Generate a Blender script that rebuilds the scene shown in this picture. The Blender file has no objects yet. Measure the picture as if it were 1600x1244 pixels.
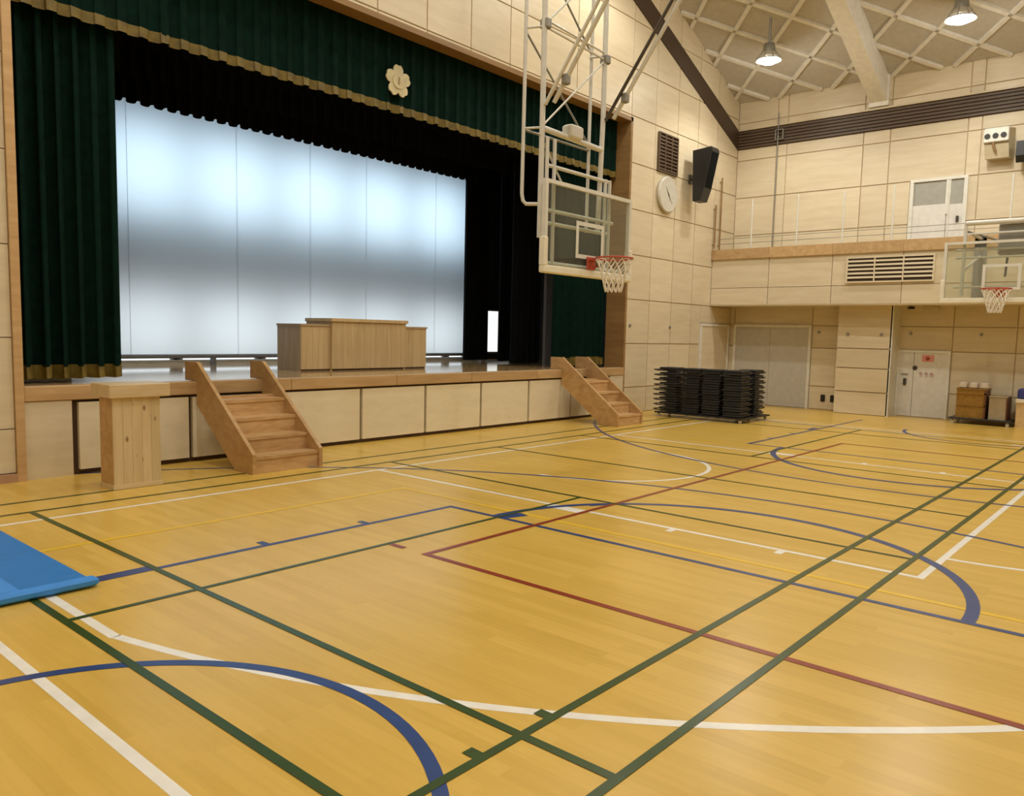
import bpy, math, random
from mathutils import Matrix, Vector
random.seed(7)
C = bpy.context.scene.collection
D = bpy.data
PI = math.pi
sc = bpy.context.scene

# ------------------------------------------------------------ camera
yaw, pitch, roll, fpx = 0.859961615, -0.0926991324, 0.0222944792, 1232.64
fw = Vector((math.sin(yaw)*math.cos(pitch), math.cos(yaw)*math.cos(pitch), math.sin(pitch)))
rt = Vector((math.cos(yaw), -math.sin(yaw), 0)); up = rt.cross(fw)
r2 = rt*math.cos(roll)+up*math.sin(roll); u2 = -rt*math.sin(roll)+up*math.cos(roll)
cam = D.cameras.new('camera'); co = D.objects.new('camera', cam); C.objects.link(co)
co.matrix_world = Matrix(((r2.x, u2.x, -fw.x, 0), (r2.y, u2.y, -fw.y, 0), (r2.z, u2.z, -fw.z, 1.6), (0, 0, 0, 1)))
cam.sensor_width = 36; cam.lens = fpx*36/1600; cam.shift_x = -2/1600; cam.shift_y = 14.5/1600
cam.clip_start = .05; cam.clip_end = 200
sc.camera = co

# ------------------------------------------------------------ world, light, exposure
w = D.worlds.new('world'); sc.world = w; w.use_nodes = True
w.node_tree.nodes['Background'].inputs[0].default_value = (.8, .9, 1, 1)
w.node_tree.nodes['Background'].inputs[1].default_value = .3
sc.view_settings.view_transform = 'Standard'; sc.view_settings.look = 'None'
sc.view_settings.exposure = 0.0; sc.view_settings.gamma = 1; sc.view_settings.use_curve_mapping = False
LAMP_W, GLOW_W = 170.0, 36.0      # the reflector's downward cone, and the glow that escapes sideways and up
SLOPE = .41; EAVE = 7.37; XR = 18.65; XM = 8.3; XL = 2*XM-XR; YF = 8.94; YB = -12.0
def roof(x): return EAVE+SLOPE*((XR-x) if x > XM else (x-XL))
DIM = {.3: .7, 4.3: 1.05, 8.3: 1.05, 12.3: 1.25, 16.3: .88}      # power weights by lamp column, chosen to balance brightness across the hall
lampxy = [(x, y) for x in (16.3, 12.3, 8.3, 4.3, .3) for y in (7.22, 3.66, .1, -3.5, -7.0)]
for x, y in lampxy:
    for kind, en in (('SPOT', LAMP_W), ('POINT', GLOW_W)):
        l = D.lights.new('hall_lamp_light', kind); l.energy = en*DIM.get(x, 1)*(.5 if y < -3 else .85 if y < 1 else 1.1); l.shadow_soft_size = .12; l.color = (1, .985, .90)
        if kind == 'SPOT': l.spot_size = math.radians(146); l.spot_blend = .45
        o = D.objects.new('hall_lamp_light', l); C.objects.link(o); o.location = (x, y, roof(x)-1.10)

# ------------------------------------------------------------ materials
def newmat(name):
    m = D.materials.new(name); m.use_nodes = True
    return m, m.node_tree.nodes, m.node_tree.links, m.node_tree.nodes['Principled BSDF']
def plain(name, c, rough=.5, metal=0, noise=.06, spec=.5):
    m, n, l, b = newmat(name)
    b.inputs['Roughness'].default_value = rough; b.inputs['Metallic'].default_value = metal
    b.inputs['Specular IOR Level'].default_value = spec
    tc = n.new('ShaderNodeTexCoord'); t = n.new('ShaderNodeTexNoise'); t.inputs['Scale'].default_value = 9
    t.inputs['Detail'].default_value = 4
    l.new(tc.outputs['Object'], t.inputs['Vector'])
    r = n.new('ShaderNodeValToRGB')
    r.color_ramp.elements[0].position = .3; r.color_ramp.elements[1].position = .7
    r.color_ramp.elements[0].color = (*[v*(1-noise) for v in c], 1)
    r.color_ramp.elements[1].color = (*[min(1, v*(1+noise)) for v in c], 1)
    l.new(t.outputs['Fac'], r.inputs['Fac']); l.new(r.outputs['Color'], b.inputs['Base Color'])
    return m
def wood(name, c1, c2, stretch=(1, 1, 14), rough=.45, scale=1.6, vary=.10, knots=False, spec=.4, bump=0.0):
    """grain: noise squeezed along two axes; pieces vary a little in tone by their own random number"""
    m, n, l, b = newmat(name)
    b.inputs['Roughness'].default_value = rough; b.inputs['Specular IOR Level'].default_value = spec
    tc = n.new('ShaderNodeTexCoord'); mp = n.new('ShaderNodeMapping'); oi = n.new('ShaderNodeObjectInfo')
    mp.inputs['Scale'].default_value = stretch
    ad = n.new('ShaderNodeVectorMath'); ad.operation = 'ADD'
    sc_ = n.new('ShaderNodeMath'); sc_.operation = 'MULTIPLY'; sc_.inputs[1].default_value = 37
    l.new(oi.outputs['Random'], sc_.inputs[0]); l.new(tc.outputs['Object'], mp.inputs['Vector'])
    l.new(mp.outputs['Vector'], ad.inputs[0]); l.new(sc_.outputs[0], ad.inputs[1])
    t = n.new('ShaderNodeTexNoise'); t.inputs['Scale'].default_value = scale; t.inputs['Detail'].default_value = 6
    t.inputs['Roughness'].default_value = .6; t.inputs['Distortion'].default_value = .4
    l.new(ad.outputs[0], t.inputs['Vector'])
    r = n.new('ShaderNodeValToRGB')
    r.color_ramp.elements[0].position = .32; r.color_ramp.elements[1].position = .68
    r.color_ramp.elements[0].color = (*c1, 1); r.color_ramp.elements[1].color = (*c2, 1)
    l.new(t.outputs['Fac'], r.inputs['Fac'])
    col = r.outputs['Color']
    hsv = n.new('ShaderNodeHueSaturation'); mr = n.new('ShaderNodeMapRange')
    mr.inputs['To Min'].default_value = 1-vary; mr.inputs['To Max'].default_value = 1+vary
    l.new(oi.outputs['Random'], mr.inputs['Value']); l.new(mr.outputs['Result'], hsv.inputs['Value'])
    l.new(col, hsv.inputs['Color']); col = hsv.outputs['Color']
    if knots:
        v = n.new('ShaderNodeTexVoronoi'); v.inputs['Scale'].default_value = 4.2; v.inputs['Randomness'].default_value = 1
        mp2 = n.new('ShaderNodeMapping'); mp2.inputs['Scale'].default_value = (1.5, 1.5, .8)
        ad2 = n.new('ShaderNodeVectorMath'); ad2.operation = 'ADD'
        l.new(tc.outputs['Object'], mp2.inputs['Vector']); l.new(mp2.outputs['Vector'], ad2.inputs[0]); l.new(sc_.outputs[0], ad2.inputs[1])
        l.new(ad2.outputs[0], v.inputs['Vector'])
        k = n.new('ShaderNodeMapRange'); k.inputs['From Min'].default_value = .05; k.inputs['From Max'].default_value = .13
        l.new(v.outputs['Distance'], k.inputs['Value'])
        mx = n.new('ShaderNodeMix'); mx.data_type = 'RGBA'
        mx.inputs['A'].default_value = (c1[0]*.45, c1[1]*.36, c1[2]*.3, 1)
        l.new(k.outputs['Result'], mx.inputs['Factor']); l.new(col, mx.inputs['B']); col = mx.outputs['Result']
    l.new(col, b.inputs['Base Color'])
    return m
def emit(name, c, s):
    m, n, l, b = newmat(name)
    b.inputs['Base Color'].default_value = (*c, 1); b.inputs['Emission Color'].default_value = (*c, 1)
    b.inputs['Emission Strength'].default_value = s
    return m

M = {}
M['panel'] = wood('birch_wall_panel', (.63, .53, .365), (.71, .61, .44), (1.2, 1.2, 9), .38, 1.0, .055, spec=.45)
M['panel_gap'] = plain('panel_joint_backing_board', (.54, .42, .27), .8)  # backing board, a darker tone that shows in the panel joints
M['oak'] = wood('oak_trim', (.44, .275, .125), (.56, .37, .185), (1.2, 9, 9), .42, 1.2, .12)
M['stair'] = wood('stair_timber', (.42, .245, .095), (.56, .35, .155), (1, 5, 8), .4, 1.3, .10)
M['tread'] = wood('stair_tread_timber', (.47, .27, .115), (.64, .42, .21), (3, 12, 12), .38, 1.4, .1)
M['pine'] = wood('knotty_pine', (.56, .425, .235), (.66, .53, .32), (14, 14, 1), .45, 1.3, .07, knots=True)
M['pine_plain'] = wood('pine_edge', (.58, .43, .235), (.68, .53, .32), (2, 14, 14), .45, 1.3, .05)
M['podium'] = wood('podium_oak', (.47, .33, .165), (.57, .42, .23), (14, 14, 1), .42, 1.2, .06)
M['podium_shaded'] = wood('podium_oak_shaded', (.36, .26, .15), (.45, .34, .20), (14, 14, 1), .42, 1.2, .04)  # darkened podium oak: shade of backlit sides and wing tops put into the colour
M['stage_panel'] = wood('pale_stage_panel', (.73, .64, .46), (.79, .70, .52), (3, 3, 9), .45, 1.0, .03)
M['brown'] = plain('dark_brown_frame', (.075, .038, .02), .5)
M['band'] = plain('dark_brown_band', (.055, .032, .018), .5)
M['slat'] = plain('brown_louvre_slat', (.11, .07, .042), .5)
M['lining'] = wood('proscenium_lining', (.24, .135, .05), (.32, .19, .075), (1, 1, 9), .45, 1.1, .05)
M['green'] = plain('green_velvet', (.0016, .014, .0095), .9, 0, .25, .1)
M['gold'] = plain('gold_fringe', (.145, .098, .009), .6, 0, .3)
M['emblem'] = plain('cream_emblem', (.58, .50, .29), .5, 0, .12)
M['emblem_dark'] = plain('emblem_gold_mark', (.30, .22, .08), .5)
M['black'] = plain('black_velvet', (.0035, .004, .0045), .9, 0, .3, .15)
M['stagewall'] = plain('dark_grey_stage_wall', (.018, .018, .02), .8)
M['white'] = plain('white_paint', (.72, .70, .63), .4)
M['white_line'] = plain('white_floor_paint', (.86, .83, .77), .3)
M['green_line'] = plain('green_floor_paint', (.028, .062, .006), .3, 0, .1)
M['blue_line'] = plain('blue_floor_paint', (.022, .055, .20), .3, 0, .1)
M['red_line'] = plain('red_floor_paint', (.26, .035, .012), .3, 0, .1)
M['yellow_line'] = plain('yellow_floor_paint', (.82, .52, .03), .3)
M['steel'] = plain('white_steel_tube', (.66, .64, .58), .35, .0)
M['grey_steel'] = plain('grey_steel', (.28, .27, .24), .4, .3)
M['dark_steel'] = plain('dark_steel', (.07, .06, .05), .4, .3)
M['pad'] = plain('cream_backboard_pad', (.80, .75, .62), .5)
M['rim'] = plain('orange_red_rim', (.45, .07, .03), .4)
M['net'] = plain('white_net_cord', (.78, .72, .62), .8)
M['ceil'] = plain('grey_ceiling_board', (.50, .46, .39), .8)
M['rib'] = plain('white_ceiling_rib', (.74, .71, .64), .6)
M['beam'] = plain('white_painted_beam', (.78, .75, .68), .5)
M['door_grey'] = plain('grey_door_leaf', (.50, .47, .42), .4)
M['door_white'] = plain('white_door_leaf', (.70, .67, .62), .4)
M['frost'] = plain('frosted_door_glass', (.36, .35, .31), .25)
M['black_plastic'] = plain('black_plastic', (.012, .012, .012), .45)
M['seat'] = plain('black_chair_vinyl', (.013, .013, .014), .55)
M['chair_steel'] = plain('chair_steel_tube', (.04, .038, .036), .45, .3)
M['mat_blue'] = plain('blue_mat_vinyl', (.028, .19, .55), .55, 0, .06, .25)
M['mat_edge'] = plain('light_blue_mat_edge', (.06, .28, .78), .55, 0, .06, .25)
M['crate'] = wood('brown_crate', (.24, .12, .015), (.33, .175, .03), (2, 8, 8), .5, 1.4, .05)
M['crate_dark'] = plain('red_brown_crate_edge', (.14, .05, .02), .5)
M['beige'] = plain('beige_board', (.36, .28, .17), .6)
M['cup'] = plain('white_block', (.74, .66, .56), .5)
M['blue_lid'] = plain('dark_blue_lid', (.03, .04, .22), .4)
M['lightwood'] = wood('light_box', (.55, .38, .17), (.65, .46, .22), (2, 8, 8), .5, 1.4, .05)
M['pink'] = plain('pink_sticker', (.72, .30, .26), .5)
M['red'] = plain('red_dot', (.35, .06, .03), .5)
M['faded'] = plain('faded_red_print', (.50, .30, .26), .5)
M['batten'] = plain('grey_batten', (.20, .20, .21), .4)
M['beige_metal'] = plain('beige_metal_box', (.52, .44, .29), .5)
M['clock'] = plain('white_clock_face', (.70, .67, .60), .4)
M['clock_rim'] = plain('pale_clock_rim', (.60, .56, .48), .35)
M['lens'] = emit('lit_lamp_lens', (1, .95, .84), 22)
M['sky_hi'] = emit('daylit_upper_pane', (.64, .83, 1.0), 2.45)
M['sky_lo'] = emit('daylit_lower_pane', (.82, .92, 1.0), 1.65)
M['sky_side'] = emit('daylit_side_pane', (.95, 1.0, .97), 1.0)

# gym floor: narrow strips laid along the hall, varnished
def floor_mat(name, c1, c2, along, rough, coat):
    m, n, l, b = newmat(name)
    tc = n.new('ShaderNodeTexCoord'); mp = n.new('ShaderNodeMapping')
    if along == 'y': mp.inputs['Rotation'].default_value = (0, 0, PI/2)
    l.new(tc.outputs['Object'], mp.inputs['Vector'])
    br = n.new('ShaderNodeTexBrick'); br.inputs['Scale'].default_value = 1
    br.inputs['Brick Width'].default_value = .9; br.inputs['Row Height'].default_value = .076
    br.inputs['Mortar Size'].default_value = .0008; br.inputs['Mortar Smooth'].default_value = .5
    br.offset = .37; br.inputs['Bias'].default_value = 0
    br.inputs['Color1'].default_value = (0, 0, 0, 1); br.inputs['Color2'].default_value = (1, 1, 1, 1)
    br.inputs['Mortar'].default_value = (.35, .35, .35, 1)
    l.new(mp.outputs['Vector'], br.inputs['Vector'])
    mp2 = n.new('ShaderNodeMapping'); mp2.inputs['Scale'].default_value = (1.5, 22, 1)
    l.new(mp.outputs['Vector'], mp2.inputs['Vector'])
    t = n.new('ShaderNodeTexNoise'); t.inputs['Scale'].default_value = 1.5; t.inputs['Detail'].default_value = 5
    l.new(mp2.outputs['Vector'], t.inputs['Vector'])
    big = n.new('ShaderNodeTexNoise'); big.inputs['Scale'].default_value = .5; big.inputs['Detail'].default_value = 3
    l.new(tc.outputs['Object'], big.inputs['Vector'])
    a = n.new('ShaderNodeMath'); a.operation = 'MULTIPLY_ADD'; a.inputs[1].default_value = .35
    l.new(br.outputs['Color'], a.inputs[0]); 
    h = n.new('ShaderNodeMath'); h.operation = 'MULTIPLY_ADD'; h.inputs[1].default_value = .55
    l.new(t.outputs['Fac'], h.inputs[0])
    g = n.new('ShaderNodeMath'); g.operation = 'MULTIPLY'; g.inputs[1].default_value = .35
    l.new(big.outputs['Fac'], g.inputs[0]); l.new(g.outputs[0], h.inputs[2]); l.new(h.outputs[0], a.inputs[2])
    r = n.new('ShaderNodeValToRGB')
    r.color_ramp.elements[0].position = .3; r.color_ramp.elements[1].position = .95
    r.color_ramp.elements[0].color = (*c1, 1); r.color_ramp.elements[1].color = (*c2, 1)
    l.new(a.outputs[0], r.inputs['Fac']); l.new(r.outputs['Color'], b.inputs['Base Color'])
    b.inputs['Roughness'].default_value = rough
    b.inputs['Specular IOR Level'].default_value = coat
    return m
M['floor'] = floor_mat('gym_floor', (.60, .375, .063), (.74, .485, .11), 'y', .28, .42)
M['stage_floor'] = floor_mat('stage_floor', (.42, .26, .11), (.52, .34, .15), 'x', .10, .85)

# glass of the backboards and the translucent stage screen
m, n, l, b = newmat('backboard_glass')
b.inputs['Base Color'].default_value = (.93, .95, .92, 1); b.inputs['Roughness'].default_value = .02
tr = n.new('ShaderNodeBsdfTransparent'); tr.inputs['Color'].default_value = (.90, .92, .88, 1)
gl = n.new('ShaderNodeBsdfGlossy'); gl.inputs['Roughness'].default_value = .05
df = n.new('ShaderNodeBsdfDiffuse'); df.inputs['Color'].default_value = (.6, .6, .55, 1)
ms = n.new('ShaderNodeMixShader'); fr = n.new('ShaderNodeValue'); fr.outputs[0].default_value = .05
ms2 = n.new('ShaderNodeMixShader'); ms2.inputs[0].default_value = .05
l.new(tr.outputs[0], ms2.inputs[1]); l.new(df.outputs[0], ms2.inputs[2])
l.new(fr.outputs[0], ms.inputs[0]); l.new(ms2.outputs[0], ms.inputs[1]); l.new(gl.outputs[0], ms.inputs[2])
l.new(ms.outputs[0], n['Material Output'].inputs['Surface']); M['glass'] = m
m, n, l, b = newmat('translucent_screen_cloth')
t1 = n.new('ShaderNodeBsdfTranslucent'); t1.inputs['Color'].default_value = (.80, .82, .82, 1)
d1 = n.new('ShaderNodeBsdfDiffuse'); d1.inputs['Color'].default_value = (.66, .67, .66, 1)
ms = n.new('ShaderNodeMixShader'); ms.inputs[0].default_value = .15
l.new(t1.outputs[0], ms.inputs[1]); l.new(d1.outputs[0], ms.inputs[2]); l.new(ms.outputs[0], n['Material Output'].inputs['Surface'])
M['screen'] = m

# ------------------------------------------------------------ mesh helpers (world coordinates, shifted to the thing's base)
ROOT = {}
def base_of(p):
    while p is not None:
        if p.name in ROOT: return ROOT[p.name]
        p = p.parent
    return Vector((0, 0, 0))
class MB:
    def __init__(s): s.v = []; s.f = []; s.sm = []
    def add(s, vs, fs, smooth=False):
        k = len(s.v); s.v += [tuple(p) for p in vs]; s.f += [[i+k for i in f] for f in fs]; s.sm += [smooth]*len(fs); return s
    def box(s, x0, x1, y0, y1, z0, z1):
        x0, x1 = min(x0, x1), max(x0, x1); y0, y1 = min(y0, y1), max(y0, y1); z0, z1 = min(z0, z1), max(z0, z1)
        return s.add([(x0, y0, z0), (x1, y0, z0), (x1, y1, z0), (x0, y1, z0), (x0, y0, z1), (x1, y0, z1), (x1, y1, z1), (x0, y1, z1)],
                     [(0, 3, 2, 1), (4, 5, 6, 7), (0, 1, 5, 4), (1, 2, 6, 5), (2, 3, 7, 6), (3, 0, 4, 7)])
    def bevbox(s, x0, x1, y0, y1, z0, z1, b):
        """box with chamfered edges: an octagon-section stack"""
        def ring(z, i):
            return [(x0+i+b, y0+i, z), (x1-i-b, y0+i, z), (x1-i, y0+i+b, z), (x1-i, y1-i-b, z), (x1-i-b, y1-i, z), (x0+i+b, y1-i, z), (x0+i, y1-i-b, z), (x0+i, y0+i+b, z)]
        rs = [ring(z0, b), ring(z0+b, 0), ring(z1-b, 0), ring(z1, b)]
        vs = [p for r in rs for p in r]; fs = []
        for k in range(3):
            for i in range(8): fs.append((k*8+i, k*8+(i+1) % 8, k*8+8+(i+1) % 8, k*8+8+i))
        fs.append(tuple(range(7, -1, -1))); fs.append(tuple(range(24, 32)))
        return s.add(vs, fs)
    def prism(s, poly, off):
        """closed polygon (3-D points) extruded by a vector"""
        n = len(poly); off = Vector(off); a = [Vector(p) for p in poly]; b = [p+off for p in a]
        fs = [tuple(range(n))[::-1], tuple(range(n, 2*n))]+[(i, (i+1) % n, (i+1) % n+n, i+n) for i in range(n)]
        return s.add(a+b, fs)
    def tube(s, pts, r, n=8, closed=False, cap=True):
        pts = [Vector(p) for p in pts]; m = len(pts); vs = []; fs = []; prev = None
        for i, p in enumerate(pts):
            if closed: d = (pts[(i+1) % m]-pts[i-1]).normalized()
            else: d = (pts[min(i+1, m-1)]-pts[max(i-1, 0)]).normalized()
            a = prev if prev is not None else (Vector((0, 0, 1)) if abs(d.z) < .9 else Vector((1, 0, 0)))
            a = (a-d*a.dot(d)).normalized(); prev = a; bb = d.cross(a)
            vs += [p+(a*math.cos(t)+bb*math.sin(t))*r for t in [2*PI*k/n for k in range(n)]]
        for i in range(m if closed else m-1):
            j = (i+1) % m
            for k in range(n): fs.append((i*n+k, i*n+(k+1) % n, j*n+(k+1) % n, j*n+k))
        s.add(vs, fs, True)
        if cap and not closed:
            s.add(vs[:n], [tuple(range(n))[::-1]]); s.add(vs[-n:], [tuple(range(n))])
        return s
    def lathe(s, prof, c, n=20, axis='z'):
        vs = []; fs = []; c = Vector(c)
        for r, h in prof:
            for k in range(n):
                t = 2*PI*k/n; a, b_ = r*math.cos(t), r*math.sin(t)
                vs.append(c+Vector({'z': (a, b_, h), 'y': (a, h, b_), 'x': (h, a, b_)}[axis]))
        for i in range(len(prof)-1):
            for k in range(n): fs.append((i*n+k, i*n+(k+1) % n, (i+1)*n+(k+1) % n, (i+1)*n+k))
        s.add(vs, fs, True)
        s.add(vs[:n], [tuple(range(n))]); s.add(vs[-n:], [tuple(range(n))])
        return s
    def build(s, name, mat, parent=None, label=None, kind=None, xf=None):
        me = D.meshes.new(name); b = base_of(parent)
        vs = [Vector(p)-b for p in s.v] if xf is None else [xf @ Vector(p) for p in s.v]
        me.from_pydata([tuple(p) for p in vs], [], s.f); me.materials.append(mat if not isinstance(mat, str) else M[mat])
        me.polygons.foreach_set('use_smooth', s.sm)
        import bmesh
        bm = bmesh.new(); bm.from_mesh(me); bmesh.ops.recalc_face_normals(bm, faces=bm.faces); bm.to_mesh(me); bm.free()
        o = D.objects.new(name, me); C.objects.link(o); o.parent = parent
        if label: o['label'] = label
        if kind: o['kind'] = kind
        return o
def thing(name, label, cat, loc=(0, 0, 0), group=None):
    o = D.objects.new(name, None); C.objects.link(o); o.location = loc; o.empty_display_size = .1
    ROOT[o.name] = Vector(loc)
    o['label'] = label; o['category'] = cat
    if group: o['group'] = group
    return o
def tag(o, label, cat, group=None):
    o['label'] = label; o['category'] = cat
    if group: o['group'] = group
    return o
def struct(name, mb, mat, label=None, parent=None):
    o = mb.build(name, mat, parent); o['kind'] = 'structure'
    if label: o['label'] = label
    return o
def bx(*a): return MB().box(*a)
def clip(poly, f):
    """keep the part of a 2-D polygon where f(p) >= 0 (f is affine)"""
    out = []
    for i in range(len(poly)):
        a, b = poly[i], poly[(i+1) % len(poly)]; fa, fb = f(a), f(b)
        if fa >= 0: out.append(a)
        if (fa >= 0) != (fb >= 0):
            t = fa/(fa-fb); out.append((a[0]+(b[0]-a[0])*t, a[1]+(b[1]-a[1])*t))
    return out

# ============================================================ SETTING
floor = struct('floor', bx(XL, XR+.1, YB, YF+.05, -.2, 0), 'floor', 'varnished honey-coloured gymnasium floor crossed by coloured court lines')
LV = {'white_line': 1, 'yellow_line': 2, 'blue_line': 3, 'red_line': 4, 'green_line': 5}
def zl(mat): return .0006*LV[mat]
NS = [0]
def strip(name, mat, pts, wd, label):
    """flat painted strip along a polyline of floor points"""
    vs = []; n = len(pts); NS[0] += 1; zz_ = zl(mat)+NS[0]*.000007
    for i, p in enumerate(pts):
        a, b_ = Vector(pts[max(i-1, 0)]), Vector(pts[min(i+1, n-1)]); d = (b_-a).normalized(); q = Vector((-d.y, d.x))*wd/2
        vs += [(p[0]+q.x, p[1]+q.y, zz_), (p[0]-q.x, p[1]-q.y, zz_)]
    return MB().add(vs, [(2*i, 2*i+1, 2*i+3, 2*i+2) for i in range(n-1)]).build(name, mat, floor, label)
def arc(cx, cy, r, a0, a1, n=48): return [(cx+r*math.cos(math.radians(a0+(a1-a0)*i/n)), cy+r*math.sin(math.radians(a0+(a1-a0)*i/n))) for i in range(n+1)]
W = .05
HX = 8.3   # basket axis of the cross court; the hall's own court runs along x on the axis y = 2.72
AY = 2.72
strip('court_line', 'white_line', [(-1.9, 7.05), (15.4, 7.05)], W, 'white end line in front of the stage')
strip('court_line', 'white_line', [(1.22, 7.05), (1.22, YB+1)], W, 'white side line at the near left')
strip('court_line', 'white_line', [(15.4, 7.05), (15.4, YB+1)], W, 'white side line by the far wall')
a0 = math.degrees(math.atan2(4.1-5.73, 1.66-8.64))
strip('court_line', 'white_line', [(1.66, 7.05), (1.66, 4.1)]+arc(8.64, 5.73, 7.16, a0+360 if a0 < 0 else a0, 330, 90), .055, 'white three point line with its long arc')
strip('court_line', 'white_line', [(15.05, 7.05), (15.05, 3.2)], W, 'white three point line by the far wall')
strip('court_line', 'white_line', [(5.83, 7.05), (5.83, 1.31)], W, 'white lane line, left of the two')
strip('court_line', 'white_line', [(10.77, 7.05), (10.77, 1.31)], W, 'white lane line, right of the two')
strip('court_line', 'white_line', [(5.805, 1.31), (10.795, 1.31)], W, 'white free throw line')
strip('court_line', 'white_line', arc(HX, 1.31, 1.8, 180, 360), W, 'white free throw half circle')
strip('court_line', 'white_line', arc(HX, 5.6, 1.30, 180, 360), W, 'white no-charge half circle below the basket')
for xx, s in ((5.83, -1), (10.77, 1)):
    for yy in (2.27, 3.2): strip('lane_mark', 'white_line', [(xx, yy), (xx+s*.12, yy)], .06, None)
    strip('lane_mark', 'white_line', [(xx, 4.3), (xx+s*.12, 4.3)], .38, 'broad white block beside the lane')
strip('court_line', 'yellow_line', [(1.0, 6.05), (5.33, 6.05)], W, 'yellow line parallel to the stage')
strip('court_line', 'yellow_line', [(5.33, 6.075), (5.33, -4)], W, 'yellow line leading away from the stage')
strip('court_line', 'yellow_line', [(11.27, 6.05), (11.27, -4)], W, 'far yellow line')
# blue small court along the hall
for hx, s in ((.81, 1), (15.75, -1)):
    t = 'near' if s > 0 else 'far'
    fx = hx+s*4.26
    strip('court_line', 'blue_line', [(hx-s*1.2, 5.1), (fx+s*.025, 5.1)], W, f'blue lane line of the {t} end')
    strip('court_line', 'blue_line', [(fx, 5.1), (fx, .42)], W, f'blue free throw line of the {t} end')
    strip('court_line', 'blue_line', arc(fx, AY, 1.84, -90 if s > 0 else 90, 90 if s > 0 else 270), .075, f'blue free throw half circle of the {t} end')
    strip('court_line', 'blue_line', arc(hx, AY-.06, 1.29, -90 if s > 0 else 90, 90 if s > 0 else 270), .06, f'blue no-charge half circle of the {t} end')
    strip('court_line', 'blue_line', arc(hx, AY, 6.75, -70 if s > 0 else 110, 70 if s > 0 else 250, 90), W, f'blue three point arc of the {t} end')
    for dx in (2.36, 3.3): strip('lane_mark', 'blue_line', [(hx+s*dx, 5.1), (hx+s*dx, 5.22)], .06, None)
    strip('lane_mark', 'blue_line', [(hx+s*1.36, 5.14), (hx+s*1.36, 5.24)] if s < 0 else [(1.90, 5.14), (2.32, 5.14)], .38 if s < 0 else .10, f'broad blue block at the {t} lane')
strip('lane_mark', 'blue_line', [(5.07, 4.50), (5.32, 4.42)], .12, 'broad blue mark where the circle meets the free throw line')
strip('lane_mark', 'blue_line', [(6.05, 4.24), (6.32, 4.08)], .07, None)
# red volleyball court
strip('court_line', 'red_line', [(3.83, 4.10), (12.72, 4.10)], W, 'red line parallel to the stage')
strip('court_line', 'red_line', [(3.83, 4.125), (3.83, -6)], W, 'near red side line')
strip('court_line', 'red_line', [(12.70, 4.125), (12.70, -6)], W, 'far red side line')
strip('lane_mark', 'red_line', [(3.83, 4.33), (3.83, 4.48)], .05, 'short red tick outside the corner')
# green badminton court
for yy, lb in ((7.85, 'green side line nearest the stage'), (7.39, 'second green side line from the stage'), (1.925, 'green side line, farther of the near pair'), (1.47, 'green side line, nearer of the near pair')):
    strip('court_line', 'green_line', [(1.545 if yy < 7 else -1.5, yy), (15.0, yy)], .042, lb)
strip('court_line', 'green_line', [(1.57, 7.40), (1.57, 1.46)], .045, 'green back boundary line')
strip('court_line', 'green_line', [(2.33, 7.40), (2.33, 1.46)], .045, 'green long service line')
strip('court_line', 'green_line', [(1.57, 4.51), (6.29, 4.51)], .04, 'thin green centre line of the near half')
strip('court_line', 'green_line', [(10.25, 4.51), (14.97, 4.51)], .04, 'thin green centre line of the far half')
for xx, lb in ((6.29, 'near green short service line'), (10.25, 'far green short service line'), (8.25, 'green line under the net'), (14.2, None), (14.97, None)):
    strip('court_line', 'green_line', [(xx, 7.40), (xx, 1.46)], .04, lb)
for xx in (2.53, 2.1): strip('lane_mark', 'green_line', [(xx, 1.94), (xx, 2.005)], .055, 'short green tick on the side line')

# ---- stage-end wall: backing with the stage opening, clad in panels
OPX0, OPX1, OPZ = 2.78, 13.83, 5.93
back = MB()
back.box(XL-.2, OPX0, YF+.02, YF+.3, 0, OPZ); back.box(OPX1, XR+.3, YF+.02, YF+.3, 0, OPZ)
back.prism([(XL-.2, YF+.02, OPZ), (XR+.3, YF+.02, OPZ), (XR+.3, YF+.02, EAVE), (XM, YF+.02, roof(XM)+.2), (XL-.2, YF+.02, EAVE)], (0, .28, 0))
wall_front = struct('wall_front', back, 'panel_gap', 'stage-end wall clad in pale birch panels')
g = .011
xs = [13.83+.93*k for k in range(-14, 6)]; xs = [x for x in xs if x < 18.3]+[XR]
zs = [.0, .54]+[.54+.915*k for k in range(1, 13)]
def opening(x0, x1, z0, z1): return x0 < OPX1-.01 and x1 > OPX0+.01 and z0 < OPZ-.02
for x0, x1 in zip(xs, xs[1:]):
    for z0, z1 in zip(zs, zs[1:]):
        zz0 = z0
        if x1 <= OPX1+.01 and x0 >= OPX0-.3:
            if z1 <= OPZ+.1: continue
            zz0 = max(z0, OPZ)
        elif x0 < OPX0-.3: continue
        poly = [(x0+g, zz0+g), (x1-g, zz0+g), (x1-g, z1-g), (x0+g, z1-g)]
        poly = clip(poly, lambda p: EAVE+SLOPE*(XR-p[0])-p[1]); poly = clip(poly, lambda p: EAVE+SLOPE*(p[0]-XL)-p[1])
        polys = [poly]
        if x1 > 17.2 and zz0 < 1.95:          # door_1 opening
            polys = [clip(poly, lambda p: 17.08-p[0]), clip(poly, lambda p: p[1]-1.97) if z1 > 1.97 else []]
            if polys[0] and polys[1]: polys[1] = clip(polys[1], lambda p: p[0]-17.08-g)
        for poly in polys:
            if len(poly) < 3: continue
            MB().prism([(p[0], YF, p[1]) for p in poly], (0, .025, 0)).build('wall_panel', 'panel', wall_front)
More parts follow.
